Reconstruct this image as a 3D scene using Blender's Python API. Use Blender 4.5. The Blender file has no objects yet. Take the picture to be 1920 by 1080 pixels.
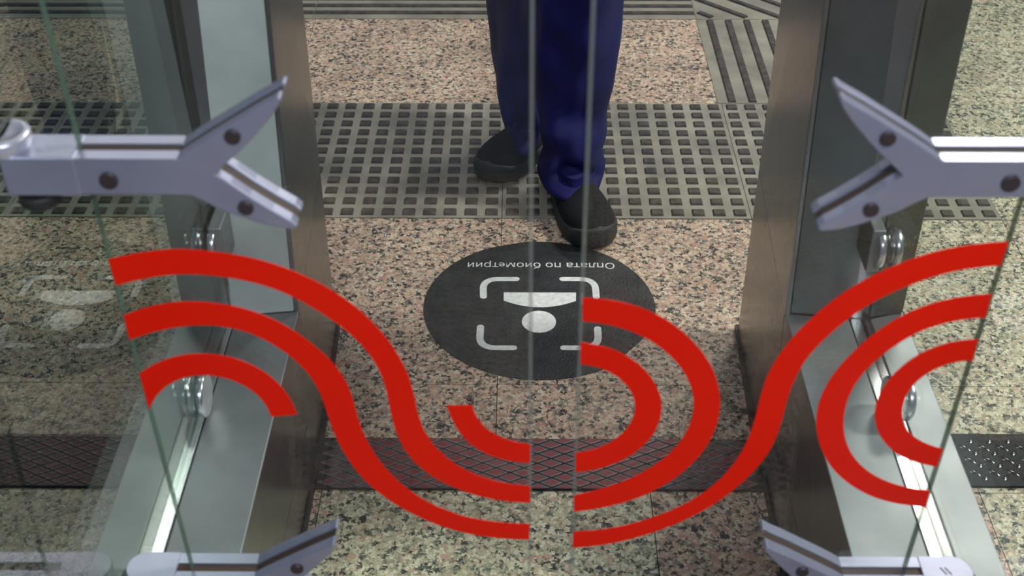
import bpy, bmesh, math, random
from mathutils import Vector, Matrix
from mathutils.geometry import tessellate_polygon
random.seed(7)
sc = bpy.context.scene
COL = sc.collection

# ------------------------------------------------------------------ camera
H = 1.33
vx, vy = 25.0, 1747.0            # vanishing point of the lane direction, from the frame centre
nx, ny = 6.0, -3261.0            # vanishing point of the verticals
FPX = (vy * -ny - vx * nx) ** 0.5
Yc = Vector((vx, vy, -FPX)).normalized()
Zc = -Vector((nx, ny, -FPX)).normalized()
Xc = Yc.cross(Zc)
R = Matrix((Xc, Yc, Zc))
CAMP = Vector((0, 0, H))
cd = bpy.data.cameras.new('camera')
cd.sensor_width = 36.0
cd.lens = FPX * 36.0 / 1920.0
cd.clip_start = 0.02
cd.clip_end = 60
cam = bpy.data.objects.new('camera', cd)
COL.objects.link(cam)
cam.matrix_world = Matrix.Translation(CAMP) @ R.to_4x4()
cd.dof.use_dof = True
cd.dof.focus_distance = 2.25
cd.dof.aperture_fstop = 9.0
sc.camera = cam

def un(x, y, ax, v):
    d = R @ Vector((x - 960, 540 - y, -FPX))
    t = (v - CAMP[ax]) / d[ax]
    return CAMP + t * d

# ------------------------------------------------------------------ world, lights, exposure
w = bpy.data.worlds.new('world'); sc.world = w
w.use_nodes = True
bg = w.node_tree.nodes['Background']
bg.inputs[0].default_value = (0.50, 0.55, 0.66, 1)
bg.inputs[1].default_value = 0.25

def area(name, loc, target, sx, sy, power, col):
    l = bpy.data.lights.new(name, 'AREA')
    l.shape = 'RECTANGLE'; l.size = sx; l.size_y = sy; l.energy = power; l.color = col
    o = bpy.data.objects.new(name, l); COL.objects.link(o)
    o.location = loc
    o.rotation_euler = (Vector(target) - Vector(loc)).to_track_quat('-Z', 'Y').to_euler()
    return o
area('ceiling_lamp_far', (1.75, 4.3, 3.3), (0.6, 1.9, 0), 1.0, 0.35, 52, (1.0, 0.95, 0.88))
area('ceiling_lamp_left', (-1.25, 3.3, 3.1), (-0.3, 0.9, 0), 0.5, 0.35, 9, (1.0, 0.97, 0.90))
area('ceiling_lamp_right', (2.6, 1.6, 2.9), (1.1, 1.8, 0), 0.35, 0.5, 74, (1.0, 0.97, 0.90))
area('fill_light_near', (0.5, -1.2, 2.6), (0.1, 1.1, 0.5), 1.4, 0.3, 34, (0.86, 0.91, 1.0))  # added cool fill behind the camera, brightens the faces turned to it
vs = sc.view_settings
vs.view_transform = 'Standard'; vs.look = 'None'; vs.gamma = 1.0; vs.exposure = 0.5
vs.use_curve_mapping = False

# ------------------------------------------------------------------ materials
def mat(name, col, rough=0.5, metal=0.0, spec=None, bump=None, noise=None, emis=None, coat=0):
    m = bpy.data.materials.new(name); m.use_nodes = True
    nt = m.node_tree; b = nt.nodes['Principled BSDF']
    b.inputs['Base Color'].default_value = (*col, 1)
    b.inputs['Roughness'].default_value = rough
    b.inputs['Metallic'].default_value = metal
    if spec is not None: b.inputs['Specular IOR Level'].default_value = spec
    if coat: b.inputs['Coat Weight'].default_value = coat
    tc = nt.nodes.new('ShaderNodeTexCoord')
    if noise:      # (scale, second colour, low, high)
        n = nt.nodes.new('ShaderNodeTexNoise'); n.inputs['Scale'].default_value = noise[0]
        n.inputs['Detail'].default_value = 6
        nt.links.new(tc.outputs['Object'], n.inputs['Vector'])
        r = nt.nodes.new('ShaderNodeValToRGB')
        r.color_ramp.elements[0].position = noise[2]; r.color_ramp.elements[0].color = (*col, 1)
        r.color_ramp.elements[1].position = noise[3]; r.color_ramp.elements[1].color = (*noise[1], 1)
        nt.links.new(n.outputs['Fac'], r.inputs[0]); nt.links.new(r.outputs[0], b.inputs['Base Color'])
    if bump:       # (scale, strength)
        n = nt.nodes.new('ShaderNodeTexNoise'); n.inputs['Scale'].default_value = bump[0]
        nt.links.new(tc.outputs['Object'], n.inputs['Vector'])
        bp = nt.nodes.new('ShaderNodeBump'); bp.inputs['Strength'].default_value = bump[1]
        bp.inputs['Distance'].default_value = 0.002
        nt.links.new(n.outputs['Fac'], bp.inputs['Height']); nt.links.new(bp.outputs[0], b.inputs['Normal'])
    return m

def steel(name, col, rough, streak=(3, 3, 160), amt=0.25):
    m = bpy.data.materials.new(name); m.use_nodes = True
    nt = m.node_tree; b = nt.nodes['Principled BSDF']
    b.inputs['Metallic'].default_value = 1
    tc = nt.nodes.new('ShaderNodeTexCoord'); mp = nt.nodes.new('ShaderNodeMapping')
    mp.inputs['Scale'].default_value = streak
    n = nt.nodes.new('ShaderNodeTexNoise'); n.inputs['Scale'].default_value = 4; n.inputs['Detail'].default_value = 5
    nt.links.new(tc.outputs['Object'], mp.inputs[0]); nt.links.new(mp.outputs[0], n.inputs['Vector'])
    mr = nt.nodes.new('ShaderNodeMapRange')
    mr.inputs[3].default_value = rough * (1 - amt); mr.inputs[4].default_value = rough * (1 + amt)
    nt.links.new(n.outputs['Fac'], mr.inputs[0]); nt.links.new(mr.outputs[0], b.inputs['Roughness'])
    n2 = nt.nodes.new('ShaderNodeTexNoise'); n2.inputs['Scale'].default_value = 14; n2.inputs['Detail'].default_value = 7
    nt.links.new(tc.outputs['Object'], n2.inputs['Vector'])
    r = nt.nodes.new('ShaderNodeValToRGB')
    r.color_ramp.elements[0].position = 0.3; r.color_ramp.elements[0].color = (*[c * 0.82 for c in col], 1)
    r.color_ramp.elements[1].position = 0.65; r.color_ramp.elements[1].color = (*col, 1)
    nt.links.new(n2.outputs['Fac'], r.inputs[0]); nt.links.new(r.outputs[0], b.inputs['Base Color'])
    return m

def granite(name, cols, scale=178, rough=0.45):
    m = bpy.data.materials.new(name); m.use_nodes = True
    nt = m.node_tree; b = nt.nodes['Principled BSDF']
    b.inputs['Roughness'].default_value = rough
    b.inputs['Specular IOR Level'].default_value = 0.3
    tc = nt.nodes.new('ShaderNodeTexCoord')
    wn = nt.nodes.new('ShaderNodeTexNoise'); wn.inputs['Scale'].default_value = 170; wn.inputs['Detail'].default_value = 3
    nt.links.new(tc.outputs['Object'], wn.inputs['Vector'])
    ma = nt.nodes.new('ShaderNodeVectorMath'); ma.operation = 'SUBTRACT'; ma.inputs[1].default_value = (.5, .5, .5)
    nt.links.new(wn.outputs['Color'], ma.inputs[0])
    ms = nt.nodes.new('ShaderNodeVectorMath'); ms.operation = 'SCALE'; ms.inputs['Scale'].default_value = 0.016
    nt.links.new(ma.outputs[0], ms.inputs[0])
    ad = nt.nodes.new('ShaderNodeVectorMath'); ad.operation = 'ADD'
    nt.links.new(tc.outputs['Object'], ad.inputs[0]); nt.links.new(ms.outputs[0], ad.inputs[1])
    v = nt.nodes.new('ShaderNodeTexVoronoi'); v.inputs['Scale'].default_value = scale
    nt.links.new(ad.outputs[0], v.inputs['Vector'])
    sp = nt.nodes.new('ShaderNodeSeparateColor'); nt.links.new(v.outputs['Color'], sp.inputs[0])
    n3 = nt.nodes.new('ShaderNodeTexNoise'); n3.inputs['Scale'].default_value = 55; n3.inputs['Detail'].default_value = 4
    nt.links.new(tc.outputs['Object'], n3.inputs['Vector'])
    mx = nt.nodes.new('ShaderNodeMath'); mx.operation = 'MULTIPLY_ADD'
    mx.inputs[1].default_value = 1.1; mx.inputs[2].default_value = -0.53
    nt.links.new(n3.outputs['Fac'], mx.inputs[0])
    sm = nt.nodes.new('ShaderNodeMath'); sm.operation = 'ADD'; sm.use_clamp = True
    nt.links.new(sp.outputs[0], sm.inputs[0]); nt.links.new(mx.outputs[0], sm.inputs[1])
    r = nt.nodes.new('ShaderNodeValToRGB'); cr = r.color_ramp; cr.interpolation = 'CONSTANT'
    for i, (p, c) in enumerate(cols):
        e = cr.elements[i] if i < 2 else cr.elements.new(p)
        e.position = p; e.color = (*c, 1)
    nt.links.new(sm.outputs[0], r.inputs[0])
    # fine grain inside each crystal and broad tonal drift of the stone
    n4 = nt.nodes.new('ShaderNodeTexNoise'); n4.inputs['Scale'].default_value = 420; n4.inputs['Detail'].default_value = 3
    nt.links.new(tc.outputs['Object'], n4.inputs['Vector'])
    n5 = nt.nodes.new('ShaderNodeTexNoise'); n5.inputs['Scale'].default_value = 7; n5.inputs['Detail'].default_value = 3
    nt.links.new(tc.outputs['Object'], n5.inputs['Vector'])
    a1 = nt.nodes.new('ShaderNodeMath'); a1.operation = 'MULTIPLY_ADD'; a1.inputs[1].default_value = 0.9; a1.inputs[2].default_value = 0.2
    nt.links.new(n4.outputs['Fac'], a1.inputs[0])
    a2 = nt.nodes.new('ShaderNodeMath'); a2.operation = 'MULTIPLY_ADD'; a2.inputs[1].default_value = 0.7
    nt.links.new(n5.outputs['Fac'], a2.inputs[0]); nt.links.new(a1.outputs[0], a2.inputs[2])
    hs = nt.nodes.new('ShaderNodeHueSaturation')
    nt.links.new(a2.outputs[0], hs.inputs['Value']); nt.links.new(r.outputs[0], hs.inputs['Color'])
    nt.links.new(hs.outputs[0], b.inputs['Base Color'])
    return m

def glass(name, tint, ior=1.5, rough=0.0):
    m = bpy.data.materials.new(name); m.use_nodes = True
    nt = m.node_tree
    for n in list(nt.nodes): nt.nodes.remove(n)
    o = nt.nodes.new('ShaderNodeOutputMaterial'); mx = nt.nodes.new('ShaderNodeMixShader')
    t = nt.nodes.new('ShaderNodeBsdfTransparent'); t.inputs[0].default_value = (*tint, 1)
    g = nt.nodes.new('ShaderNodeBsdfGlossy'); g.inputs['Roughness'].default_value = rough
    fr = nt.nodes.new('ShaderNodeFresnel')
    ge = nt.nodes.new('ShaderNodeNewGeometry'); mi = nt.nodes.new('ShaderNodeMapRange')   # same index at both faces of the sheet
    mi.inputs[3].default_value = ior; mi.inputs[4].default_value = 1 / ior
    nt.links.new(ge.outputs['Backfacing'], mi.inputs[0]); nt.links.new(mi.outputs[0], fr.inputs[0])
    nt.links.new(fr.outputs[0], mx.inputs[0]); nt.links.new(t.outputs[0], mx.inputs[1])
    nt.links.new(g.outputs[0], mx.inputs[2]); nt.links.new(mx.outputs[0], o.inputs[0])
    return m

M = {}
DK = (0.025, 0.027, 0.027)
M['granite_pink'] = granite('granite_pink', [(0, DK), (0.12, (.10, .095, .085)), (.24, (.25, .22, .17)),
        (.40, (.46, .31, .225)), (.62, (.52, .40, .29)), (.80, (.60, .52, .39)), (.93, (.42, .22, .16))])
M['granite_olive'] = granite('granite_olive', [(0, DK), (0.10, (.10, .11, .09)), (.24, (.25, .26, .18)),
        (.40, (.42, .38, .25)), (.62, (.53, .51, .36)), (.80, (.64, .62, .45)), (.94, (.45, .30, .22))])
M['grout'] = mat('grout', (.05, .045, .04), .9)
M['tactile'] = mat('tactile_ceramic', (.165, .155, .125), .55, noise=(9, (.30, .285, .225), .35, .68), bump=(120, .3))
M['tactile_dark'] = mat('tactile_stud', (.034, .029, .026), .5, spec=.3, noise=(60, (.085, .07, .06), .35, .7))
M['steel'] = steel('brushed_steel', (.34, .37, .375), .52)
M['steel_side'] = steel('brushed_steel_side', (.24, .24, .238), .28, (3, 90, 3), .08)
M['steel_lit'] = steel('matte_steel_lit', (.56, .63, .61), .5)  # left post front panel: its brighter lighting is put into the colour
M['steel_lit'].node_tree.nodes['Principled BSDF'].inputs['Metallic'].default_value = .15
M['steel_dark'] = steel('dark_steel', (.16, .175, .17), .36)  # right front panel's dimmer light is put into this colour; outer panels share it
M['steel_bright'] = steel('polished_steel', (.74, .76, .76), .24)
M['groove'] = mat('dark_seam', (.02, .018, .015), .6)
M['gasket'] = mat('grey_gasket', (.055, .06, .065), .4)
M['kick'] = mat('black_rubber', (.018, .018, .018), .6, bump=(80, .3))
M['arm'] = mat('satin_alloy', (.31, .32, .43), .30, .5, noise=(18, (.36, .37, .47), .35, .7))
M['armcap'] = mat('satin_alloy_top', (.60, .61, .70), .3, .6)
M['seam'] = mat('brown_gasket', (.05, .025, .012), .6)
M['screw'] = mat('screw_brown', (.07, .05, .055), .45, .5)
M['glass_leaf'] = glass('leaf_glass', (.96, .975, .97), 1.4)
M['glass_pane'] = glass('pane_glass', (.72, .80, .765), 1.55)
M['glass_pane_clear'] = glass('pane_glass_clear', (.95, .97, .955), 1.3)
def edge(name, tint, col, f):
    m = bpy.data.materials.new(name); m.use_nodes = True; nt = m.node_tree
    for n in list(nt.nodes): nt.nodes.remove(n)
    o = nt.nodes.new('ShaderNodeOutputMaterial'); mx = nt.nodes.new('ShaderNodeMixShader'); mx.inputs[0].default_value = f
    t = nt.nodes.new('ShaderNodeBsdfTransparent'); t.inputs[0].default_value = (*tint, 1)
    d = nt.nodes.new('ShaderNodeBsdfDiffuse'); d.inputs[0].default_value = (*col, 1)
    nt.links.new(t.outputs[0], mx.inputs[1]); nt.links.new(d.outputs[0], mx.inputs[2]); nt.links.new(mx.outputs[0], o.inputs[0])
    return m
M['edge'] = edge('polished_glass_edge', (.93, .93, .91), (.34, .37, .33), .25)
M['edge_green'] = edge('green_glass_edge', (.70, .72, .66), (.12, .20, .16), .45)
M['red'] = mat('red_vinyl', (.84, .010, .001), .30, spec=.14, noise=(5, (.90, .014, .002), .3, .7))
M['sticker'] = mat('sticker_black', (.014, .017, .018), .5, spec=.25, noise=(22, (.030, .035, .037), .35, .75), bump=(220, .5))
M['print'] = mat('sticker_white', (.50, .52, .51), .55, noise=(120, (.70, .72, .70), .3, .7))
M['mat_base'] = mat('mat_black', (.02, .018, .018), .6)
M['mat_edge'] = mat('mat_bevel', (.17, .16, .165), .4, .3)
M['mat_top'] = mat('mat_worn', (.075, .060, .055), .5, noise=(5, (.19, .028, .03), .40, .50))
M['plate'] = mat('checker_plate', (.010, .014, .014), .5, 0, spec=.15, noise=(25, (.020, .026, .026), .3, .7))
M['plate_tread'] = mat('worn_tread', (.10, .12, .11), .2, .9)
M['plate_tread_dull'] = mat('dull_tread', (.04, .05, .05), .3, .7)
M['plate_dull'] = mat('checker_plate_dull', (.010, .012, .013), .5, spec=.2)
M['blue'] = mat('blue_cotton', (.0025, .0035, .045), .6, spec=.2, noise=(9, (.005, .007, .09), .3, .7), bump=(900, .35))
M['navy'] = M['blue']
M['knit'] = mat('black_knit', (.008, .010, .011), .85, spec=.15, bump=(700, .6))
M['sole'] = mat('grey_rubber_sole', (.020, .023, .024), .6, spec=.3, bump=(150, .5))
M['skin'] = mat('skin', (.55, .33, .24), .5)
M['hair'] = mat('dark_hair', (.03, .02, .015), .6)
M['foil'] = mat('foil', (.8, .82, .85), .2, 1.0)
M['ink'] = mat('black_ink', (.05, .05, .06), .5)

# ------------------------------------------------------------------ helpers
def finish(name, bm, mats, parent=None, smooth=False, bevel=0.0, recalc=True):
    if recalc: bmesh.ops.recalc_face_normals(bm, faces=bm.faces)
    me = bpy.data.meshes.new(name); bm.to_mesh(me); bm.free()
    if not isinstance(mats, (list, tuple)): mats = [mats]
    for m in mats: me.materials.append(m)
    if smooth:
        for p in me.polygons: p.use_smooth = True
    o = bpy.data.objects.new(name, me); COL.objects.link(o)
    if parent:
        o.parent = parent
        o.matrix_parent_inverse = Matrix.Translation(-parent.location)
    if bevel:
        b = o.modifiers.new('bevel', 'BEVEL'); b.width = bevel; b.segments = 3; b.limit_method = 'ANGLE'
        b.angle_limit = math.radians(40)
    return o

def tag(o, label=None, cat=None, group=None, kind=None):
    if label: o['label'] = label
    if cat: o['category'] = cat
    if group: o['group'] = group
    if kind: o['kind'] = kind
    return o

def empty(name, loc, label, cat, group=None):
    o = bpy.data.objects.new(name, None); COL.objects.link(o); o.location = loc
    o.empty_display_size = .05
    return tag(o, label, cat, group)

def box(bm, x0, x1, y0, y1, z0, z1, mi=0):
    v = [bm.verts.new(p) for p in ((x0,y0,z0),(x1,y0,z0),(x1,y1,z0),(x0,y1,z0),(x0,y0,z1),(x1,y0,z1),(x1,y1,z1),(x0,y1,z1))]
    fs = [(0,3,2,1),(4,5,6,7),(0,1,5,4),(1,2,6,5),(2,3,7,6),(3,0,4,7)]
    out = []
    for f in fs:
        fc = bm.faces.new([v[i] for i in f]); fc.material_index = mi; out.append(fc)
    return out

def prism(bm, lo, hi, mi=0):
    """lo, hi: matching 3-D loops; closed solid between them (ngon caps triangulated)."""
    a = [bm.verts.new(p) for p in lo]; b = [bm.verts.new(p) for p in hi]
    n = len(a)
    for i in range(n):
        f = bm.faces.new((a[i], a[(i+1) % n], b[(i+1) % n], b[i])); f.material_index = mi
    for t in tessellate_polygon([[Vector(p) for p in lo]]):
        try:
            f = bm.faces.new([a[i] for i in t]); f.material_index = mi
            f = bm.faces.new([b[i] for i in reversed(t)]); f.material_index = mi
        except ValueError: pass

def cyl(bm, c, axis, r, h, n=32, r2=None, mi=0, rim=0.0):
    axis = Vector(axis).normalized(); q = axis.to_track_quat('Z', 'Y')
    prof = [(r - rim, -h/2), (r, -h/2 + rim), (r if r2 is None else r2, h/2 - rim), ((r if r2 is None else r2) - rim, h/2)] if rim else [(r, -h/2), (r if r2 is None else r2, h/2)]
    rings = []
    for (rr, zz) in prof:
        rings.append([bm.verts.new(Vector(c) + q @ Vector((rr*math.cos(2*math.pi*k/n), rr*math.sin(2*math.pi*k/n), zz))) for k in range(n)])
    for A, B in zip(rings, rings[1:]):
        for k in range(n):
            f = bm.faces.new((A[k], A[(k+1)%n], B[(k+1)%n], B[k])); f.material_index = mi
    bm.faces.new(list(reversed(rings[0]))).material_index = mi
    bm.faces.new(rings[-1]).material_index = mi

def loft(bm, rings, cap=True, mi=0):
    vr = [[bm.verts.new(p) for p in r] for r in rings]
    n = len(vr[0])
    for A, B in zip(vr, vr[1:]):
        for k in range(n):
            f = bm.faces.new((A[k], A[(k+1)%n], B[(k+1)%n], B[k])); f.material_index = mi
    if cap:
        bm.faces.new(list(reversed(vr[0]))).material_index = mi
        bm.faces.new(vr[-1]).material_index = mi
    return vr

def catmull(pts, per=6):
    out = []
    P = [pts[0]] + list(pts) + [pts[-1]]
    for i in range(1, len(P) - 2):
        p0, p1, p2, p3 = [Vector(q) for q in P[i-1:i+3]]
        for k in range(per):
            t = k / per
            out.append(0.5*((2*p1) + (p2-p0)*t + (2*p0-5*p1+4*p2-p3)*t*t + (3*p1-p0-3*p2+p3)*t**3))
    out.append(Vector(P[-2]))
    return out

def smooth_pts(pts, it=2):
    pts = [Vector(p) for p in pts]
    for _ in range(it):
        q = [pts[0]]
        for i in range(1, len(pts)-1): q.append(pts[i]*.5 + (pts[i-1]+pts[i+1])*.25)
        q.append(pts[-1]); pts = q
    return pts

def resample(pts, n):
    L = [0]
    for a, b in zip(pts, pts[1:]): L.append(L[-1] + (b-a).length)
    out = []; j = 0
    for k in range(n):
        s = L[-1]*k/(n-1)
        while j < len(L)-2 and L[j+1] < s: j += 1
        t = (s-L[j])/max(L[j+1]-L[j], 1e-9)
        out.append(pts[j].lerp(pts[j+1], min(max(t, 0), 1)))
    return out

XC = 0.026            # centre line of the passage

# ------------------------------------------------------------------ floor
def slab(bm, x0, x1, y0, y1, mi):
    g = 0.0007
    v = [bm.verts.new(p) for p in ((x0+g, y0+g, 0), (x1-g, y0+g, 0), (x1-g, y1-g, 0), (x0+g, y1-g, 0))]
    bm.faces.new(v).material_index = mi
    d = [bm.verts.new(p) for p in ((x0+g, y0+g, -.003), (x1-g, y0+g, -.003), (x1-g, y1-g, -.003), (x0+g, y1-g, -.003))]
    for i in range(4): bm.faces.new((v[i], d[i], d[(i+1)%4], v[(i+1)%4])).material_index = mi
bm = bmesh.new()
TX = [-0.0386 + .4768*k for k in range(-6, 8)]
def row(y0, y1, xs, f):
    for a, b in zip(xs, xs[1:]): slab(bm, a, b, y0, y1, f((a+b)/2))
side = lambda x: 1 if x > .5 else 0
row(-.6, .36, [.1875 + .4768*k for k in range(-6, 7)], lambda x: 0)
row(.36, .84, [.1875 + .4768*k for k in range(-6, 7)], lambda x: 1 if (x < .18 or x > .5) else 0)
row(.84, 1.3184, [.1875 + .4768*k for k in range(-6, 7)], lambda x: 1 if (-.5 < x < .18 or x > .6) else 0)
row(1.3184, 1.4256, [.1875 + .4768*k for k in range(-6, 7)], side)
row(1.4256, 1.555, TX, side)
row(1.555, 2.0413, TX, side)
row(2.0413, 2.5057, TX, side)
row(2.5057, 2.946, TX, side)
row(2.946, 3.42, TX, side)
row(3.42, 3.9, TX, side)
row(3.9, 4.4, TX, side)
fl = box(bm, -2.9, 3.3, -.6, 4.4, -.02, -.0025, 2)
tag(finish('floor', bm, [M['granite_pink'], M['granite_olive'], M['grout']], recalc=False), kind='structure')

# ------------------------------------------------------------------ tactile tiles
def tile_base(bm, w, d, h=.0015):
    box(bm, .0006, w-.0006, .0006, d-.0006, 0, h, 0)
def frustum(bm, cx, cy, wx, wy, z0, z1, ins, mi_top=1, mi_side=1, rot=0):
    c, s = math.cos(rot), math.sin(rot)
    def P(x, y, z): return (cx + x*c - y*s, cy + x*s + y*c, z)
    lo = [bm.verts.new(P(a*wx/2, b*wy/2, z0)) for a, b in ((-1,-1),(1,-1),(1,1),(-1,1))]
    hi = [bm.verts.new(P(a*(wx/2-ins), b*(wy/2-ins), z1)) for a, b in ((-1,-1),(1,-1),(1,1),(-1,1))]
    for i in range(4): bm.faces.new((lo[i], lo[(i+1)%4], hi[(i+1)%4], hi[i])).material_index = mi_side
    bm.faces.new(hi).material_index = mi_top

W_, D_ = .4768, .4644
bm = bmesh.new(); tile_base(bm, W_, D_)
for i in range(12):
    for j in range(12):
        frustum(bm, .020 + i*.0397, .0195 + j*.0387, .0245, .0225, .0014, .0052, .0022)
stud_proto = finish('tactile_tile', bm, [M['tactile'], M['tactile_dark']], recalc=False)
stud_where = {-4: 'far left studded tactile floor tile of the left lane, at the frame edge',
 -3: 'second studded tactile floor tile of the left lane, seen through the dim glass',
 -2: 'studded tactile floor tile just behind the left steel post and glass',
 -1: 'studded tactile floor tile in the passage left of the rear shoe',
 0: 'studded tactile floor tile in the passage under and right of the blue trousers',
 1: 'studded tactile floor tile behind the right steel post, showing at both its sides'}
first = True
for k, lab in stud_where.items():
    o = stud_proto if first else stud_proto.copy()
    if not first: COL.objects.link(o)
    first = False
    o.location = (-0.0386 + .4768*k, 2.0413, 0)
    tag(o, lab, 'floor tile', 'studded tactile tiles across the lanes')

def bar_tile(direction):
    bm = bmesh.new(); d = .47; tile_base(bm, W_, d)
    if direction == 'x':
        for j in range(11): frustum(bm, W_/2, .009 + .024 + j*.0425, W_-.002, .0165, .0014, .0055, .002)
    elif direction == 'y':
        for i in range(10): frustum(bm, .033 + i*.0455, .235-.002, .0180, .460, .0014, .0055, .002)
    else:
        for j in range(-6, 7):
            o_ = j*.060
            # 45 degree bars clipped to the tile
            pts = []
            for t in [q*.004 - .5 for q in range(251)]:
                x, y = W_/2 + o_*.7071 + t*.7071, d/2 + o_*.7071 - t*.7071
                if .008 < x < W_-.008 and .008 < y < d-.008: pts.append((x, y))
            if len(pts) > 8:
                (xa, ya), (xb, yb) = pts[0], pts[-1]
                frustum(bm, (xa+xb)/2, (ya+yb)/2, math.hypot(xb-xa, yb-ya), .0165, .0014, .0055, .002, rot=-math.pi/4)
    return finish('tactile_tile', bm, [M['tactile'], M['tactile_dark']], recalc=False)
first = None
barlab = {-4: 'ribbed tactile tile at the far left corner of the floor',
 -3: 'ribbed tactile tile at the top left, seen through the dim pane',
 -2: 'ribbed tactile tile behind the top of the left steel post',
 -1: 'ribbed tactile tile at the top edge left of the blue trousers',
 0: 'ribbed tactile tile at the top edge right of the blue trousers'}
for k, lab in barlab.items():
    o = bar_tile('x') if first is None else first.copy()
    if first is not None: COL.objects.link(o)
    first = first or o
    o.location = (-0.0386 + .4768*k - .008, 2.9475, 0)
    tag(o, lab, 'floor tile', 'tactile tiles with ribs across the lanes')
o = bar_tile('y'); o.location = (.4297, 2.5075, 0); o.scale = (1, .93, 1)
tag(o, 'tactile floor tile with dark bars running along the lane, left of the right post', 'floor tile')
o = bar_tile('d'); o.location = (.4302, 2.9475, 0)
tag(o, 'tactile floor tile with slanting diagonal bars at the top right', 'floor tile')

# ------------------------------------------------------------------ threshold strips
def lozenge_strip(x0, x1, y0, y1):
    bm = bmesh.new(); box(bm, x0, x1, y0, y1, 0, .003, 0)
    a, b = .0405, .0200
    nxn = int((x1-x0)/a)+2
    for i in range(-1, nxn*2):
        for j in range(-1, 13):
            if (i+j) % 2: continue
            cx, cy = x0 + i*a/2 + .008, y0 + j*b/2 + .002
            if cx - a/2 < x0 or cx + a/2 > x1: continue
            hx, hy = a/2-.0016, b/2-.0011
            def ring(k, z):
                pts = [(cx-hx*k, cy), (cx, cy-hy*k), (cx+hx*k, cy), (cx, cy+hy*k)]
                return [bm.verts.new((x, min(max(y, y0+.001), y1-.001), z)) for x, y in pts]
            if cy < y0 + .002 or cy > y1 - .002: continue
            A = ring(1, .0028); B = ring(.92, .0052); Cc = ring(.74, .0054)
            for P_, Q_ in ((A, B), (B, Cc)):
                for q in range(4): bm.faces.new((P_[q], P_[(q+1)%4], Q_[(q+1)%4], Q_[q])).material_index = 1
            bm.faces.new(Cc).material_index = 2
    return finish('threshold_mat', bm, [M['mat_base'], M['mat_edge'], M['mat_top']], recalc=False)
tag(lozenge_strip(-.308, .3555, 1.3184, 1.4256), 'worn dark threshold mat with raised lozenges and red traces, across the middle passage', 'mat')

def checker(x0, x1, y0, y1, m, label):
    bm = bmesh.new(); box(bm, x0, x1, y0, y1, 0, .005, 0)
    p = .0283
    def bump_(cx, cy, ang, L, Wd):
        c, s = math.cos(ang), math.sin(ang)
        n = 12; R1 = []; R2 = []
        for k in range(n):
            t = 2*math.pi*k/n
            ex, ey = math.cos(t)*L/2, math.sin(t)*Wd/2*(1-.35*abs(math.cos(t))**3)
            R1.append((cx + ex*c - ey*s, cy + ex*s + ey*c, .0049))
            R2.append((cx + .62*(ex*c - ey*s), cy + .62*(ex*s + ey*c), .0066))
        for q in R1:
            if not (x0 < q[0] < x1 and y0 < q[1] < y1): return
        A = [bm.verts.new(q) for q in R1]; B = [bm.verts.new(q) for q in R2]
        T = bm.verts.new((cx, cy, .0071))
        for k in range(n):
            for q in ((A[k], A[(k+1)%n], B[(k+1)%n], B[k]), (B[k], B[(k+1)%n], T)):
                f_ = bm.faces.new(q); f_.smooth = True; f_.material_index = 1
    for i in range(int((x1-x0)/p)+2):
        for j in range(5):
            bump_(x0 + i*p, y1 - .004 - j*p*.93, math.radians(-40), .0215, .0088)
            bump_(x0 + (i+.5)*p, y1 - .016 - j*p*.93, math.radians(48), .0185, .0088)
    return tag(finish('checker_plate', bm, [m, M['plate_tread'] if m is M['plate'] else M['plate_tread_dull']], recalc=False), label, 'floor plate')
checker(.4965, 1.5, 1.3287, 1.4389, M['plate'], 'shiny diamond-pattern metal floor plate of the right lane')
checker(-1.5, -.4435, 1.3192, 1.4292, M['plate_dull'], 'dull black diamond-pattern floor plate of the left lane, behind the glass')

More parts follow.
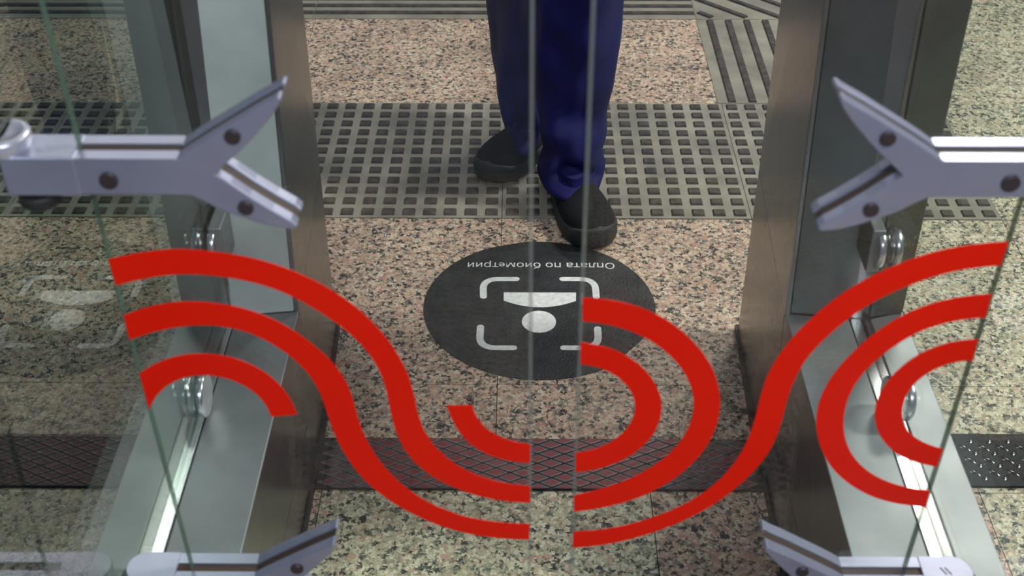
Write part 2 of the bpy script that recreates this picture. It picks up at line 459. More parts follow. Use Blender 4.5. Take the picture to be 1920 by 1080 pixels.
# ------------------------------------------------------------------ turnstile cabinets (u = distance from passage centre)
HB = .33
def cabinet(s, label, pane_m, panex, front_m):
    X = lambda u: XC + s*u
    root = empty('turnstile_barrier', (X(.40), 1.2, 0), label, 'barrier', 'steel barriers beside the passage')
    Y0 = .42
    def pb(name, loops, m, bevel=0.0, smooth=False):
        bm = bmesh.new()
        for lo, hi in loops: prism(bm, lo, hi)
        return finish(name, bm, m, root, bevel=bevel, smooth=smooth)
    # low body with a slightly raked passage side
    sec = [(.331, .0), (.3165, HB-.003), (.467, HB-.003), (.467, 0)]
    pb('base_body', [([(X(u), Y0, z) for u, z in sec], [(X(u), 1.33, z) for u, z in sec])], M['steel_side'])
    # top panels, groove and channel
    zt = HB
    pb('top_panel', [([(X(.3155), Y0, zt-.004), (X(.3945), Y0, zt-.004), (X(.3945), Y0, zt), (X(.3155), Y0, zt)],
                      [(X(.3155), 1.318, zt-.004), (X(.3945), 1.306, zt-.004), (X(.3945), 1.306, zt), (X(.3155), 1.318, zt)])], M['steel'], .0012)
    pb('top_panel', [([(X(.4225), Y0, zt-.004), (X(.4675), Y0, zt-.004), (X(.4675), Y0, zt), (X(.4225), Y0, zt)],
                      [(X(.4225), 1.302, zt-.004), (X(.4675), 1.318, zt-.004), (X(.4675), 1.318, zt), (X(.4225), 1.302, zt)])], M['steel'], .0012)
    bm = bmesh.new(); box(bm, *sorted((X(.3965), X(.4105))), Y0, 1.304, zt-.005, zt-.0015)
    finish('glazing_bead', bm, M['steel_bright'], root, bevel=.001)
    bm = bmesh.new(); box(bm, *sorted((X(.3942), X(.3968))), Y0, 1.304, zt-.006, zt-.0028)
    finish('seam', bm, M['groove'], root)
    bm = bmesh.new(); box(bm, *sorted((X(.4105), X(.4225))), Y0, 1.304, zt-.008, zt-.004)
    finish('pane_channel', bm, M['gasket'], root)
    # upright post
    zp = 1.0
    lo = [(X(.3160), 1.317, HB-.01), (X(.412), 1.303, HB-.01), (X(.467), 1.317, HB-.01), (X(.467), 1.69, HB-.01), (X(.338), 1.69, HB-.01)]
    hi = [(X(.3020), 1.317, zp), (X(.404), 1.303, zp), (X(.467), 1.317, zp), (X(.467), 1.69, zp), (X(.337), 1.69, zp)]
    pb('post_body', [(lo, hi)], M['steel_side'], .0015)
    lo = [(X(.331), 1.325, 0), (X(.467), 1.325, 0), (X(.467), 1.69, 0), (X(.338), 1.69, 0)]
    hi = [(X(.3165), 1.325, HB-.01), (X(.467), 1.325, HB-.01), (X(.467), 1.69, HB-.01), (X(.338), 1.69, HB-.01)]
    pb('post_foot', [(lo, hi)], M['steel_side'])
    def fpanel(name, ua0, ub0, ua1, ub1, m, yo, th=.004, bev=.001):
        fy = lambda u: 1.317 - .014*max(0, 1-abs(u-.410)/.10) - yo if u < .41 else 1.303 + .014*(u-.41)/.057 - yo
        lo = [(X(ua0), fy(ua0), HB+.001), (X(ub0), fy(ub0), HB+.001), (X(ub0), fy(ub0)+th, HB+.001), (X(ua0), fy(ua0)+th, HB+.001)]
        hi = [(X(ua1), fy(ua1), zp+.001), (X(ub1), fy(ub1), zp+.001), (X(ub1), fy(ub1)+th, zp+.001), (X(ua1), fy(ua1)+th, zp+.001)]
        pb(name, [(lo, hi)], m, bev)
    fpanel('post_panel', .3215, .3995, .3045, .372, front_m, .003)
    fpanel('post_panel', .4215, .4665, .407, .4665, M['steel_dark'], .003)
    fpanel('pane_channel', .3985, .4225, .371, .408, M['gasket'], -.0005)
    # corner trim and side seams
    pb('corner_trim', [([(X(.3160), 1.3125, HB), (X(.3205), 1.3125, HB), (X(.3205), 1.319, HB), (X(.3160), 1.319, HB)],
                        [(X(.2990), 1.3125, zp), (X(.3035), 1.3125, zp), (X(.3035), 1.319, zp), (X(.2990), 1.319, zp)])], M['steel_side'])
    bm = bmesh.new()
    prism(bm, [(X(.3262), Y0, .124), (X(.3262), Y0, .126), (X(.330), Y0, .126), (X(.330), Y0, .124)],
              [(X(.3252), 1.318, .124), (X(.3252), 1.318, .126), (X(.330), 1.318, .126), (X(.330), 1.318, .124)])
    finish('side_seam', bm, M['groove'], root)
    # black kick strip
    bm = bmesh.new()
    prism(bm, [(X(.331), Y0, 0), (X(.3385), Y0, 0), (X(.3385), Y0, .010), (X(.328), Y0, .016)][:4],
              [(X(.331), 1.33, 0), (X(.3385), 1.33, 0), (X(.3385), 1.33, .010), (X(.328), 1.33, .016)])
    lo = [(X(.3290), Y0, 0), (X(.3355), Y0, 0), (X(.3355), Y0, .012), (X(.3290), Y0, .012)]
    finish('kick_strip', bm, M['kick'], root)
    bm = bmesh.new()
    prism(bm, [(X(.3255), Y0, 0), (X(.3365), Y0, 0), (X(.3365), Y0, .011), (X(.3255), Y0, .011)],
              [(X(.3255), 1.46, 0), (X(.3365), 1.46, 0), (X(.3365), 1.46, .011), (X(.3255), 1.46, .011)])
    prism(bm, [(X(.3255), 1.46, 0), (X(.3365), 1.46, 0), (X(.3365), 1.46, .011), (X(.3255), 1.46, .011)],
              [(X(.334), 1.70, 0), (X(.345), 1.70, 0), (X(.345), 1.70, .011), (X(.334), 1.70, .011)])
    finish('kick_strip', bm, M['kick'], root)
    # fixed glass pane along the barrier
    gx = panex
    bm = bmesh.new(); box(bm, gx-.004, gx+.004, .44, 1.3, HB-.003, .99)
    finish('glass_pane', bm, pane_m, root)
    # round clamps: two discs with the pane between
    for (cy, cz, rr) in ((1.262, .470, .026), (1.115, .358, .026)):
        bm = bmesh.new()
        for q in (-1, 1):
            cyl(bm, (gx + q*.0095, cy, cz), (1, 0, 0), rr, .009, 40, rim=.0015)
            cyl(bm, (gx + q*.0045, cy, cz), (1, 0, 0), rr*.8, .002, 32)
        c_ = finish('glass_clamp', bm, M['steel_bright'], root)
        for p in c_.data.polygons: p.use_smooth = len(p.vertices) == 4
    bm = bmesh.new(); box(bm, *sorted((gx - s*.022, gx - s*.006)), 1.262-.012, 1.303, .470-.03, .470+.03)
    finish('clamp_bracket', bm, M['steel'], root, bevel=.002)
    # hinge blocks on the pane that carry the swing leaf
    return root
cabL = cabinet(-1, 'steel barrier left of the passage with a dim glass pane and pale grey panels', M['glass_pane'], XC-.404, M['steel_lit'])
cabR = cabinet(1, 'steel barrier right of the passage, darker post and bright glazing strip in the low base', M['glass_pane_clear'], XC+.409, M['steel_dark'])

# ------------------------------------------------------------------ swing leaves
YL = .80
def strip(outer, inner, parent, name='red_stripe'):
    a = resample(catmull(smooth_pts([un(x, y, 1, YL-.0045) for x, y in outer], 1)), 90)
    b = resample(catmull(smooth_pts([un(x, y, 1, YL-.0045) for x, y in inner], 1)), 90)
    bm = bmesh.new(); t = Vector((0, .0004, 0))
    va = [bm.verts.new(p) for p in a]; vb = [bm.verts.new(p) for p in b]
    wa = [bm.verts.new(p+t) for p in a]; wb = [bm.verts.new(p+t) for p in b]
    for i in range(89):
        bm.faces.new((va[i], va[i+1], vb[i+1], vb[i])); bm.faces.new((wa[i+1], wa[i], wb[i], wb[i+1]))
        bm.faces.new((va[i+1], va[i], wa[i], wa[i+1])); bm.faces.new((vb[i], vb[i+1], wb[i+1], wb[i]))
    bm.faces.new((va[0], vb[0], wb[0], wa[0])); bm.faces.new((vb[-1], va[-1], wa[-1], wb[-1]))
    return finish(name, bm, M['red'], parent)

L1o=[(203,486),(267,471),(326,466),(359,467),(422,474),(478,483),(533,501),(570,516),(599,531),(621,544),(662,569),(697,602),(728,635),(753,676),(769,709),(778,745),(783,780),(795,811),(815,841),(850,872),(891,892),(942,908),(994,912)]
L1i=[(217,535.5),(267,521),(322,514),(359,513),(422,518),(478,529),(526,545.5),(563,562),(601,586),(644,613),(682,648),(708,684),(723,719),(729,755),(735,787),(747,826),(769,862),(804,892),(850,915),(901,933),(947,941),(994,943)]
L2o=[(231.5,591),(274,575),(322,566),(359,564),(411,568.5),(455.5,577),(496,590),(533,608.5),(565,629),(594,652),(626,680),(649,711.7),(662,745),(669,780),(681,816),(703,857),(733,892),(769,923),(815,951),(866,969),(927,981.5),(993,983)]
L2i=[(242.6,637.4),(285,621.5),(341,609.6),(396,608.5),(441,614),(489,631),(533,656.7),(565,685),(587,710),(603,739.7),(614,775),(626,816),(646.6,854),(677,897.5),(713,928),(764,961),(825,989),(886,1004),(942,1010.6),(992,1012)]
L3o=[(261,700),(289,681),(329.6,666),(367,662),(411,664.4),(452,673),(489,692),(522,716),(544.4,744),(557.4,777)]
L3i=[(279.6,768),(289,744),(311,721.5),(340.7,707),(374,701.5),(411,704),(448,716),(481.5,736),(500,758.5),(509,781.5)]
L4o=[(837.5,761),(847.7,790.6),(865.5,818.6),(891,841.5),(921.5,857),(957,866),(994,868)]
L4i=[(885,760),(891,783),(911,806),(936.8,821),(967,830),(994,833)]
R1o=[(1092.4,558.5),(1134,559.4),(1180,568),(1226.7,586),(1263.7,607),(1300.7,639.5),(1328.5,674),(1344.7,706.7),(1351.7,743.7),(1350.7,776),(1340,813),(1319,850),(1282,887),(1236,917),(1189.6,938),(1134,953),(1076,960)]
R1i=[(1092.4,602.5),(1129.4,604.8),(1175.7,616.4),(1222,637),(1254.4,662.7),(1282,692.8),(1298.4,725),(1303,757.6),(1298.4,790),(1282,824),(1253,856),(1216,881),(1175.7,902),(1129.4,918),(1076,929)]
R2o=[(1088.7,641.9),(1124.8,646.5),(1161.9,658),(1198.9,681),(1224,709),(1239.6,739),(1243,766.9),(1236,799),(1217,829),(1185,855),(1143,875.6),(1106,882.6),(1079.4,885)]
R2i=[(1088.7,682.6),(1115.6,685.8),(1148,697),(1171,716),(1187,736.8),(1193,760),(1189.6,783),(1175.7,806),(1152.6,827),(1124.8,841),(1101.7,846.5),(1079.4,849)]
R3o=[(1074,1027),(1115.6,1024.7),(1171,1016),(1226.7,998),(1282,977.5),(1337.8,949.7),(1384,912.7),(1421,878),(1448,842),(1465,800),(1473,758),(1481,731),(1491.7,709),(1503,684),(1522,659),(1547,634),(1577.8,606.7),(1611,581.7),(1644,562),(1677.8,545.6),(1719,529),(1761,515),(1802.8,505),(1844,499.7),(1876,498)]
R3i=[(1074.8,997),(1120,996),(1171,986.8),(1226.7,970.6),(1282,949.7),(1328.5,919.6),(1361,889.5),(1388.7,854.8),(1407,817.8),(1418.8,776),(1426,740),(1436,706.7),(1453,676),(1475,645.6),(1497,620.6),(1525,592.8),(1555.6,567.8),(1589,542.8),(1627.8,520.6),(1666.7,502.5),(1705.6,487),(1747,473),(1789,463.6),(1830.6,457),(1872,454),(1891,453)]
R4o=[(1859.7,551),(1816.7,554),(1775,561),(1733,573),(1700,587),(1664,606.7),(1630.6,631.7),(1600,659),(1574,686),(1556,711),(1541,737),(1532,764),(1528.6,791.7),(1532,819),(1541.7,850),(1558,877.8),(1580.6,900),(1611,921),(1644,936),(1677.8,944),(1705.6,947.8),(1735.6,950.8)]
R4i=[(1847.8,595.6),(1816.7,597),(1775,604),(1733,616),(1700,634),(1666.7,655),(1639,677.5),(1616.7,700),(1597,728),(1586,755.6),(1580,786),(1582,819),(1591.7,847),(1611,872),(1636,891.7),(1666.7,905.6),(1694,913),(1719,918),(1743.6,920)]
R5o=[(1834,635.8),(1802.8,638),(1769,644),(1733,658),(1702.8,676),(1677.8,698),(1660,720),(1647,741.7),(1639,766.7),(1640,791.7),(1647,816.7),(1666.7,841.7),(1691.7,858),(1719,869),(1756.7,875.6)]
R5i=[(1823.6,676),(1797,676.7),(1769,684),(1741.7,697),(1719,714),(1701,733),(1693,755.6),(1689,778),(1694,800),(1708,816.7),(1727.8,829),(1750,837.5),(1768,842)]

# bracket outline in the plane of the leaf, in px of the left upper one, turned into metres on that plane
FRONT = [(20,303),(170,303),(250,301),(331,298),(352,283),(385,262),(425,238),(468,212),(506,191),(521,181),(528,188),
         (520,203),(505,224),(489,243),(467,268),(443,291),(422,310),(404,328),(432,345),(468,369),(511,395),(545,414),(559,425),(553,431),
         (530,429),(511,426),(480,418),(451,408),(425,400),(404,391),(380,378),(357,368),(330,367),(200,371),(20,375)]
yf = YL - .017
OUT = [un(x, y, 1, yf) for x, y in FRONT]
OUT[0].x = OUT[-1].x = -.352
zb, zt_ = OUT[-2].z, OUT[1].z
for q in (0, 1, 2, 3): OUT[q].z = OUT[3].z
for q in (-1, -2, -3): OUT[q].z = OUT[-3].z
ZT, ZBt = OUT[3].z, OUT[-3].z
PROFILE = [(p.x - XC, p.z - ZT) for p in OUT]
SCREWS = []
for x, y in ((204, 338), (436, 256), (461, 389)):
    p = un(x, y, 1, yf); SCREWS.append((p.x - XC, p.z - ZT))

def bracket(s, z, root, upper=False):
    """two matching fork plates with the glass and a brown gasket between"""
    def P(u, dz, y): return (XC - s*u, y, z + dz)
    bm = bmesh.new()
    pr = PROFILE
    prism(bm, [P(u, d, YL-.017) for u, d in pr], [P(u, d, YL-.0050) for u, d in pr])
    prism(bm, [P(u, d, YL+.0050) for u, d in pr], [P(u, d, YL+.017) for u, d in pr])
    # solid sleeve outboard of the glass with a rounded end
    ue, ui = -.393, -.3455
    zl, zh = ZBt - ZT - .0005, .0008
    ring = []
    yc, hw = YL, .0178
    ring += [(ui, yc+hw), (ui, yc-hw)]
    if upper: ring += [(-.3995, yc-hw), (-.3995, yc+hw)]
    for k in range(0 if upper else 11):
        a = math.pi*1.5 - math.pi*k/10
        ring.append((ue + .017 + .0178*math.cos(a)*.95, yc + hw*math.sin(a)))
    prism(bm, [P(u, zl, y) for u, y in ring], [P(u, zh, y) for u, y in ring])
    b = finish('fork_bracket', bm, M['arm'], root, bevel=.0022)
    # gasket core, a little smaller than the plates
    cu = sum(u for u, d in pr)/len(pr)
    bm = bmesh.new()
    core = []
    n = len(pr)
    for i in range(n):
        a, c_, e = Vector(pr[i-1]), Vector(pr[i]), Vector(pr[(i+1) % n])
        t = (e-a).normalized(); nrm = Vector((-t.y, t.x))
        core.append(c_ - nrm*.0022)
    # choose the inward side by area
    def area2(q): return sum(q[i-1][0]*q[i][1]-q[i][0]*q[i-1][1] for i in range(len(q)))
    if abs(area2(core)) > abs(area2(pr)):
        core = [2*Vector(pr[i]) - core[i] for i in range(n)]
    prism(bm, [P(u, d, YL-.0055) for u, d in core], [P(u, d, YL+.0055) for u, d in core])
    g = finish('gasket', bm, M['seam'], b)
    for (u, dz) in SCREWS:
        bm = bmesh.new(); cyl(bm, P(u, dz, YL-.0175), (0, 1, 0), .0058 if u > -.25 else .0068, .004, 24, rim=.0008)
        finish('screw', bm, M['screw'], b)
    return b

def leaf(s, label, stripes, inner, outer):
    root = empty('gate_leaf', (XC + s*.17, YL, .40), label, 'gate leaf', 'swing glass leaves closing the passage')
    # glass: outline traced on the leaf plane
    (ia, ib), (oa, ob) = inner, outer
    def ext(a, b, z):
        t = (z - a.z)/(b.z - a.z); p = a.lerp(b, t); return Vector((p.x, YL, z))
    A, B = un(*ia, 1, YL), un(*ib, 1, YL); Cc, D = un(*oa, 1, YL), un(*ob, 1, YL)
    zl, zh = .378, 1.12
    q = [ext(A, B, zl), ext(A, B, zh), ext(Cc, D, zh), ext(Cc, D, zl)]
    bm = bmesh.new(); t = Vector((0, .004, 0))
    prism(bm, [p - t for p in q], [p + t for p in q])
    g = finish('glass_pane', bm, M['glass_leaf'], root)
    # polished edges
    for (p0, p1, m, wd) in ((q[0], q[1], M['edge'], .0034), (q[3], q[2], M['edge_green'], .0007)):
        d = Vector((wd/2, 0, 0)); t2 = Vector((0, .0043, 0))
        sg = 1
        bm = bmesh.new()
        prism(bm, [p0 - d - t2, p0 + d - t2, p0 + d + t2, p0 - d + t2], [p1 - d - t2, p1 + d - t2, p1 + d + t2, p1 - d + t2])
        finish('glass_edge', bm, m, root)
    for o_, i_ in stripes: strip(o_, i_, root)
    zu = ZT; zlw = un(500, 1064, 1, YL-.0).z
    for z in (zu, zlw):
        b = bracket(s, z, root, z == zu)
        bm = bmesh.new()
        box(bm, *sorted((XC + s*.391, XC + s*.3998)), YL-.009, YL+.009, z-.030, z-.012)
        finish('hinge_block', bm, M['gasket'], root, bevel=.002)
    bm = bmesh.new()
    # half-round cap that leans against the pane
    c = (XC + s*.3995, YL+.001, zu + .006)
    prof = [(.0180, -.006), (.0190, -.002), (.0190, .003), (.0178, .0055), (.0140, .0060), (.0122, .0030), (.0001, .0028)]
    loft(bm, [[(c[0] - s*r*math.sin(math.pi*k/24), c[1] + r*math.cos(math.pi*k/24)*1.12, c[2] + z) for k in range(25)] for r, z in prof], cap=False)
    finish('hinge_cap', bm, M['armcap'], root, smooth=True)
    bm = bmesh.new(); cyl(bm, (XC + s*.3825, YL-.002, zu-.041), (0, 0, 1), .0155, .010, 28, rim=.002)
    finish('hinge_bearing', bm, M['kick'], root)
    return root
leaf(-1, 'left glass gate leaf with red arcs starting at its outer edge', [(L1o, L1i), (L2o, L2i), (L3o, L3i), (L4o, L4i)], ((998, 0), (993, 1016)), ((77, 0), (357, 1050)))
leafR = leaf(1, 'right glass gate leaf with two red D-shaped arcs and a long red S curve', [(R1o, R1i), (R2o, R2i), (R3o, R3i), (R4o, R4i), (R5o, R5i)], ((1113, 0), (1073, 1016)), ((2034, 0), (1700, 1050)))
bm = bmesh.new()
for k in (0, 1):
    p = un(1772 + 9*k, 1071, 2, un(500, 1064, 1, YL).z + .0008)
    prism(bm, [p + Vector(v) for v in ((0, -.004, 0), (.0012, -.004, 0), (-.0028, .004, 0), (-.004, .004, 0))],
              [p + Vector(v) for v in ((0, -.004, .0004), (.0012, -.004, .0004), (-.0028, .004, .0004), (-.004, .004, .0004))])
finish('scored_mark', bm, M['ink'], leafR)

# ------------------------------------------------------------------ floor sticker
SC_ = Vector((.0305, 1.7640, 0)); SR = .2010
st = empty('floor_sticker', SC_, 'round black sticker on the granite, white face-scan symbol and Cyrillic words, by the front shoe', 'sticker')
bm = bmesh.new()
ring = []
for k in range(120):
    a = 2*math.pi*k/120
    x, y = SR*math.cos(a), SR*math.sin(a)*.985
    # the trimmed straight edge at the lower right and the upper left
    n1 = Vector((.80, -.60)); d1 = x*n1.x + y*n1.y
    if d1 > SR*.955: x -= (d1-SR*.955)*n1.x; y -= (d1-SR*.955)*n1.y
    n2 = Vector((-.30, .95)); d2 = x*n2.x + y*n2.y
    if d2 > SR*.972: x -= (d2-SR*.972)*n2.x; y -= (d2-SR*.972)*n2.y
    ring.append((SC_.x + x, SC_.y + y))
prism(bm, [(x, y, .0001) for x, y in ring], [(x, y, .0009) for x, y in ring])
finish('disc', bm, M['sticker'], st)
def flat(name, pts, z=.0009, th=.0003):
    bm = bmesh.new(); prism(bm, [(x, y, z) for x, y in pts], [(x, y, z+th) for x, y in pts])
    return finish(name, bm, M['print'], st)
def FP(x, y):
    p = un(x, y, 2, 0); return p.x, p.y
# head circle
hc = FP(1010.5, 604); r = .0292
flat('head_mark', [(hc[0] + r*math.cos(2*math.pi*k/48), hc[1] + r*1.05*math.sin(2*math.pi*k/48)) for k in range(48)])
# shoulders: straight far edge, curved near edge
a = FP(944.5, 549); b_ = FP(1080, 549.5); c1 = FP(944.5, 564.5); c2 = FP(1080, 565); mid = FP(1012, 577)
arc = []
for k in range(25):
    t = k/24; y = c1[1] + (c2[1]-c1[1])*t - (1-(2*t-1)**2)*((c1[1]+c2[1])/2 - mid[1])
    arc.append((c1[0] + (c2[0]-c1[0])*t, y))
flat('shoulder_mark', [b_, a] + arc)
# corner brackets
def corner(pxs, wd=.0122):
    pts = [Vector((*FP(*p), 0)) for p in pxs]
    A, K, B = pts
    rr = .030
    p1 = K + (A-K).normalized()*rr; p2 = K + (B-K).normalized()*rr
    path = [A, p1]
    for k in range(1, 12):
        t = k/12; path.append((1-t)**2*p1 + 2*t*(1-t)*K + t*t*p2)
    path += [p2, B]
    Ls, Rs = [], []
    for i, p in enumerate(path):
        d = (path[min(i+1, len(path)-1)] - path[max(i-1, 0)]).normalized(); n_ = Vector((-d.y, d.x, 0))*wd/2
        Ls.append(p+n_); Rs.append(p-n_)
    def cap(p, d):
        n_ = Vector((-d.y, d.x, 0))
        return [p + (n_*math.cos(t) + d*math.sin(t))*wd/2 for t in [math.pi*k/8 for k in range(1, 8)]]
    dE = (path[-1]-path[-2]).normalized(); dS = (path[0]-path[1]).normalized()
    loop = Ls + cap(path[-1], dE) + list(reversed(Rs)) + cap(path[0], dS)
    flat('corner_mark', [(p.x, p.y) for p in loop])
corner([(968, 524), (905.5, 524), (906.5, 557)])
corner([(1055, 524), (1115, 524), (1118, 558)])
corner([(901, 614), (898.5, 653), (963, 653)])
corner([(1120.5, 617), (1122.5, 653), (1057, 653)])
# lettering
cu = bpy.data.curves.new('lettering', 'FONT'); cu.body = 'Оплата по биом' + 'e' + 'трии'   # the roman e shares its shape and fills cleanly
cu.resolution_u = 6
cu.size = .030; cu.extrude = .00012; cu.align_x = 'CENTER'; cu.offset = .0
to = bpy.data.objects.new('tmp_text', cu); COL.objects.link(to)
bpy.context.view_layer.update()
me = bpy.data.meshes.new_from_object(to.evaluated_get(bpy.context.evaluated_depsgraph_get()))
bpy.data.objects.remove(to)
xs = [v.co.x for v in me.vertices]; wd = max(xs)-min(xs); cxm = (max(xs)+min(xs))/2
pa, pb_ = FP(877, 500), FP(1152, 500)
target = pb_[0]-pa[0]; base = FP(1010, 493.5)
k = target/wd; ky = k*.98
for v in me.vertices:
    v.co = Vector((-(v.co.x-cxm)*k + (pa[0]+pb_[0])/2, -v.co.y*ky + base[1], v.co.z + .00105))
me.materials.append(M['print'])
lt = bpy.data.objects.new('lettering', me); COL.objects.link(lt); lt.parent = st
lt.matrix_parent_inverse = Matrix.Translation(-st.location)

# ------------------------------------------------------------------ foil scrap
bm = bmesh.new()
c = un(725, 440, 2, 0)
bmesh.ops.create_icosphere(bm, subdivisions=2, radius=.006)
for v in bm.verts:
    v.co = Vector((v.co.x*.7*random.uniform(.6, 1.3), v.co.y*1.6*random.uniform(.6, 1.3), abs(v.co.z)*random.uniform(.4, 1))) + c
tag(finish('foil_scrap', bm, M['foil']), 'tiny crumpled foil scrap on the granite left of the round sticker', 'litter')

# ------------------------------------------------------------------ person
pr_ = empty('person', (.05, 2.2, 0), 'person standing in the passage in blue work trousers and black slip-on shoes', 'person')

def shoe(toe, heel, wid, lift=0):
    T, Hh = Vector((*toe, 0)), Vector((*heel, 0))
    ax = (Hh-T); L = ax.length; ax.normalize(); sd = Vector((-ax.y, ax.x, 0))
    ts = [0, .015, .05, .11, .2, .32, .45, .58, .70, .82, .92, .98, 1.0]
    hw = [.10, .34, .60, .82, .97, 1.0, .93, .80, .72, .72, .64, .40, .14]
    # sole
    bm = bmesh.new()
    lp, lm = [], []
    for t, h in zip(ts, hw): lp.append((t, h)); lm.append((t, -h))
    loop = lp + list(reversed(lm))
    def P(t, h, z, k=1.0): return T + ax*(L*t) + sd*(h*wid/2*k) + Vector((0, 0, z))
    rings = []
    for z, k, e in ((0.0, .96, 0), (.004, 1.0, 0), (.018, 1.03, 0), (.026, 1.01, 1), (.030, .96, 1)):
        rings.append([P(.5 + (t-.5)*(1 + (k-1)*.4), h, z + (.012*e*max(0, 1-t/.14)**1.0 if e else 0) + .004*max(0, 1-t/.12), k) for t, h in loop])
    loft(bm, rings)
    so = finish('sole', bm, M['sole'], None, smooth=True)
    # upper
    bm = bmesh.new()
    us = [.012, .03, .07, .13, .21, .31, .42, .53, .63, .73, .84, .93, .975]
    hts = [.030, .044, .053, .058, .060, .062, .064, .066, .068, .070, .075, .078, .072]
    def wat(t):
        for (a, ha), (b, hb) in zip(zip(ts, hw), list(zip(ts, hw))[1:]):
            if a <= t <= b: return ha + (hb-ha)*(t-a)/(b-a)
        return .1
    rr = []
    for t, z in zip(us, hts):
        w2 = wat(t)*wid/2*.975; row_ = []
        for k in range(17):
            a = math.pi*k/16
            ww = w2*math.copysign(abs(math.cos(a))**.8, math.cos(a))
            nar = 1 - (.22 if t > .45 else .10)*math.sin(a)**2
            row_.append(T + ax*(L*t) + sd*(ww*nar) + Vector((0, 0, .022 + (z-.022)*math.sin(a)**.85)))
        rr.append(row_)
    loft(bm, [r_ for r_ in rr], cap=True)
    up = finish('shoe', bm, M['knit'], None, smooth=True); up.parent = pr_
    up.matrix_parent_inverse = Matrix.Translation(-pr_.location)
    ssd = up.modifiers.new('sub', 'SUBSURF'); ssd.levels = ssd.render_levels = 2
    so.parent = up
    so.matrix_parent_inverse = Matrix.Identity(4)
    so.location = (0, 0, 0)
    return up
for sh_ in (shoe((.1400, 1.926), (.072, 2.205), .106), shoe((-.0760, 2.163), (.078, 2.400), .108)):
    sh_.location.z = .0056      # the soles rest on the studs of the tactile tiles

def leg(name, rows, Y, dy, hipc, m):
    """rows: (pixel y, left px, right px) on the plane Y; continued up to the hip"""
    secs = []
    for (py, xl, xr, oy) in rows:
        a, b = un(xl, py, 1, Y+oy), un(xr, py, 1, Y+oy)
        secs.append(((a.x+b.x)/2, Y+oy, a.z, (b.x-a.x)/2, dy))
    z0, zh = secs[0][2], hipc[2]
    s0 = secs[0]
    up = []
    for k in (1, .8, .6, .4, .2):
        up.append((s0[0]*(1-k) + hipc[0]*k, s0[1]*(1-k) + hipc[1]*k, z0 + (zh-z0)*k, s0[3] + (.100-s0[3])*k, dy + (.105-dy)*k))
    secs = up + secs
    # interpolate densely
    dense = []
    V = [Vector(s[:3]) for s in secs]
    P = catmull(V, 5); Rd = catmull([Vector((s[3], s[4], 0)) for s in secs], 5)
    rnd = random.Random(3 if m else 5)
    ph = [rnd.uniform(0, 6) for _ in range(6)]
    for p, r_ in zip(P, Rd):
        ring = []
        low = max(0, 1-(p.z-.03)/.17)
        for k in range(48):
            a = 2*math.pi*k/48
            fold = .0035*math.sin(3*a + ph[0] + p.z*9) + .003*math.sin(5*a + ph[1] - p.z*21)
            fold += .0050*(.35+low)*math.sin(p.z*62 + 2.2*math.sin(a + ph[2]) + ph[3])*(.5 + .5*math.cos(a - 4.4))
            fold += .0045*low*math.sin(p.z*105 + 1.7*math.cos(2*a) + ph[4])
            crease = .010*math.exp(-((a - 1.5*math.pi)/.22)**2) if p.z > .10 else 0
            rx, ry = r_.x + fold*.6, r_.y + fold*2.4 + crease
            ring.append((p.x + rx*math.cos(a), p.y + ry*math.sin(a), p.z + .004*low*math.sin(2*a+ph[5]) - .010*low*math.sin(a)))
        dense.append(ring)
    # turn the hem in
    last = dense[-1]; cxx = sum(q[0] for q in last)/48; cyy = sum(q[1] for q in last)/48
    dense.append([(cxx + (q[0]-cxx)*.93, cyy + (q[1]-cyy)*.93, q[2] + .004) for q in last])
    dense.append([(cxx + (q[0]-cxx)*.90, cyy + (q[1]-cyy)*.90, q[2] + .05) for q in last])
    return dense
legA = leg('front', [(0,1006,1171,0),(40,1006,1167,0),(74,1006,1163,0),(130,1006,1154,0),(190,1008,1142,0),(250,1011,1134,-.02),(285,1016,1128,-.025),(306,1006,1131,-.030),(322,1004,1130,-.036),(336,1012,1122,-.040),(345,1022,1114,-.040)], 2.155, .078, (.115, 2.20, .90), True)
legB = leg('rear', [(0,912,1030,0),(58,919,1028,0),(116,925,1026,0),(176,934,1022,0),(215,946,1018,-.02),(236,949,1014,-.035),(254,948,1012,-.045),(266,950,1008,-.045)], 2.325, .070, (-.045, 2.23, .90), False)
bm = bmesh.new()
loft(bm, legA, cap=False); loft(bm, legB, cap=False)
# hips
hip = []
for z, rx, ry in ((.80, .165, .100), (.86, .172, .112), (.94, .170, .118), (1.02, .160, .112), (1.06, .158, .108)):
    hip.append([(.035 + rx*math.cos(2*math.pi*k/48), 2.215 + ry*math.sin(2*math.pi*k/48), z) for k in range(48)])
loft(bm, hip)
tr = finish('trousers', bm, M['blue'], pr_, smooth=True)
# jacket
bm = bmesh.new()
jk = []
for z, rx, ry in ((.95, .178, .128), (1.05, .170, .120), (1.2, .175, .120), (1.35, .190, .120), (1.43, .185, .108), (1.48, .13, .085), (1.51, .075, .07)):
    jk.append([(.035 + rx*math.cos(2*math.pi*k/40), 2.215 + ry*math.sin(2*math.pi*k/40), z) for k in range(40)])
loft(bm, jk)
for s in (-1, 1):
    pts = [Vector((.035 + s*.165, 2.215, 1.43)), Vector((.035 + s*.215, 2.23, 1.33)), Vector((.035 + s*.235, 2.23, 1.15)), Vector((.035 + s*.240, 2.20, .98)), Vector((.035 + s*.238, 2.17, .88))]
    loft(bm, [[(p.x + r_*math.cos(2*math.pi*k/20), p.y + r_*math.sin(2*math.pi*k/20), p.z) for k in range(20)] for p, r_ in zip(pts, (.045, .058, .050, .044, .038))])
finish('jacket', bm, M['blue'], pr_, smooth=True)
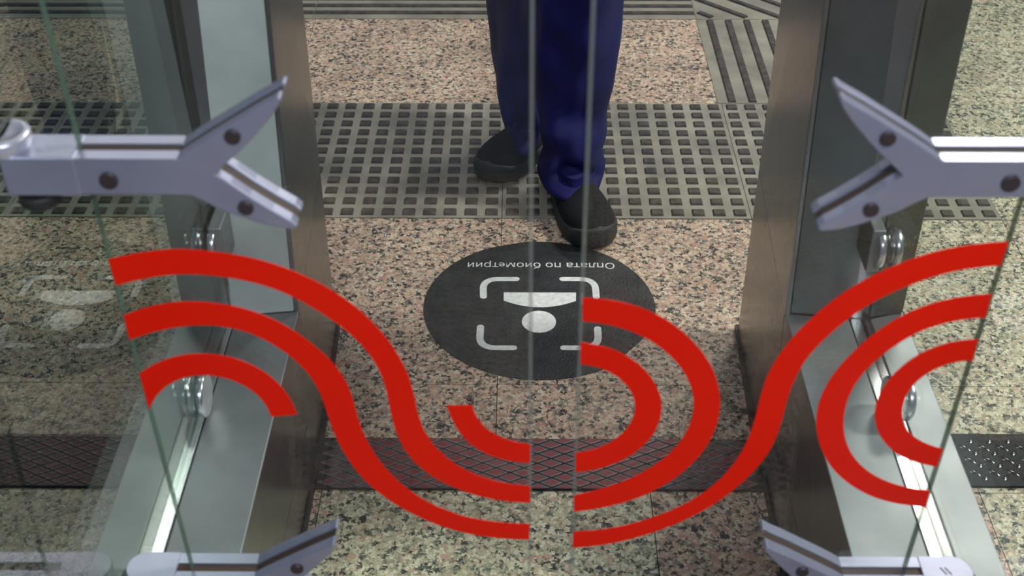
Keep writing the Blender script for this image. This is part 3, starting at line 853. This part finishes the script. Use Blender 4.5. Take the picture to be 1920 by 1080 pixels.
# body: head, neck, forearms and hands in one skinned surface
me = bpy.data.meshes.new('body')
V, Ed, Rr = [], [], []
def vtx(p, r_, par=None):
    V.append(p); Rr.append(r_)
    if par is not None: Ed.append((par, len(V)-1))
    return len(V)-1
cx_, cy_ = .035, 2.215
pel = vtx((cx_, cy_, 1.0), .09)
ch = vtx((cx_, cy_, 1.38), .09, pel)
nk = vtx((cx_, cy_, 1.50), .055, ch)
hd = vtx((cx_, cy_-.01, 1.60), .078, nk); hd2 = vtx((cx_, cy_-.01, 1.68), .085, hd); hd3 = vtx((cx_, cy_, 1.75), .06, hd2)
for s in (-1, 1):
    sh = vtx((cx_ + s*.16, cy_, 1.42), .045, ch)
    el = vtx((cx_ + s*.235, cy_+.015, 1.14), .036, sh)
    wr = vtx((cx_ + s*.238, cy_-.045, .88), .025, el)
    pm = vtx((cx_ + s*.238, cy_-.06, .83), .027, wr)
    for q, (dy, ln) in enumerate(((-.027, .065), (-.009, .075), (.009, .070), (.027, .055))):
        k1 = vtx((cx_ + s*.238, cy_-.066+dy, .795), .009, pm)
        k2 = vtx((cx_ + s*.234, cy_-.070+dy, .795-ln*.55), .0085, k1)
        vtx((cx_ + s*.224, cy_-.072+dy, .795-ln), .0075, k2)
    t1 = vtx((cx_ + s*.225, cy_-.095, .825), .010, pm); vtx((cx_ + s*.215, cy_-.108, .79), .009, t1)
# legs inside the trousers down to the ankles
for (kx, ky, axx, ayy) in ((.10, 2.165, .080, 2.15), (-.02, 2.285, -.012, 2.325)):
    hp = vtx((cx_ + (.08 if kx > .05 else -.08), cy_, .92), .07, pel)
    kn = vtx((kx, ky, .48), .038, hp); an = vtx((axx, ayy, .10), .032, kn)
me.from_pydata(V, Ed, [])
bo = bpy.data.objects.new('body', me); COL.objects.link(bo); bo.parent = pr_
bo.matrix_parent_inverse = Matrix.Translation(-pr_.location)
sk = bo.modifiers.new('skin', 'SKIN'); sk.use_smooth_shade = True
for i, r_ in enumerate(Rr):
    me.skin_vertices[0].data[i].radius = (r_, r_)
me.skin_vertices[0].data[0].use_root = True
sb = bo.modifiers.new('sub', 'SUBSURF'); sb.levels = 1; sb.render_levels = 2
me.materials.append(M['skin'])
bm = bmesh.new(); bmesh.ops.create_uvsphere(bm, u_segments=24, v_segments=14, radius=.10)
for v in bm.verts: v.co = Vector((v.co.x*.92, v.co.y*1.02 + .018, max(v.co.z, -.03 if v.co.y > -.02 else .02)*.95)) + Vector((cx_, cy_-.005, 1.69))
finish('hair', bm, M['hair'], pr_, smooth=True)
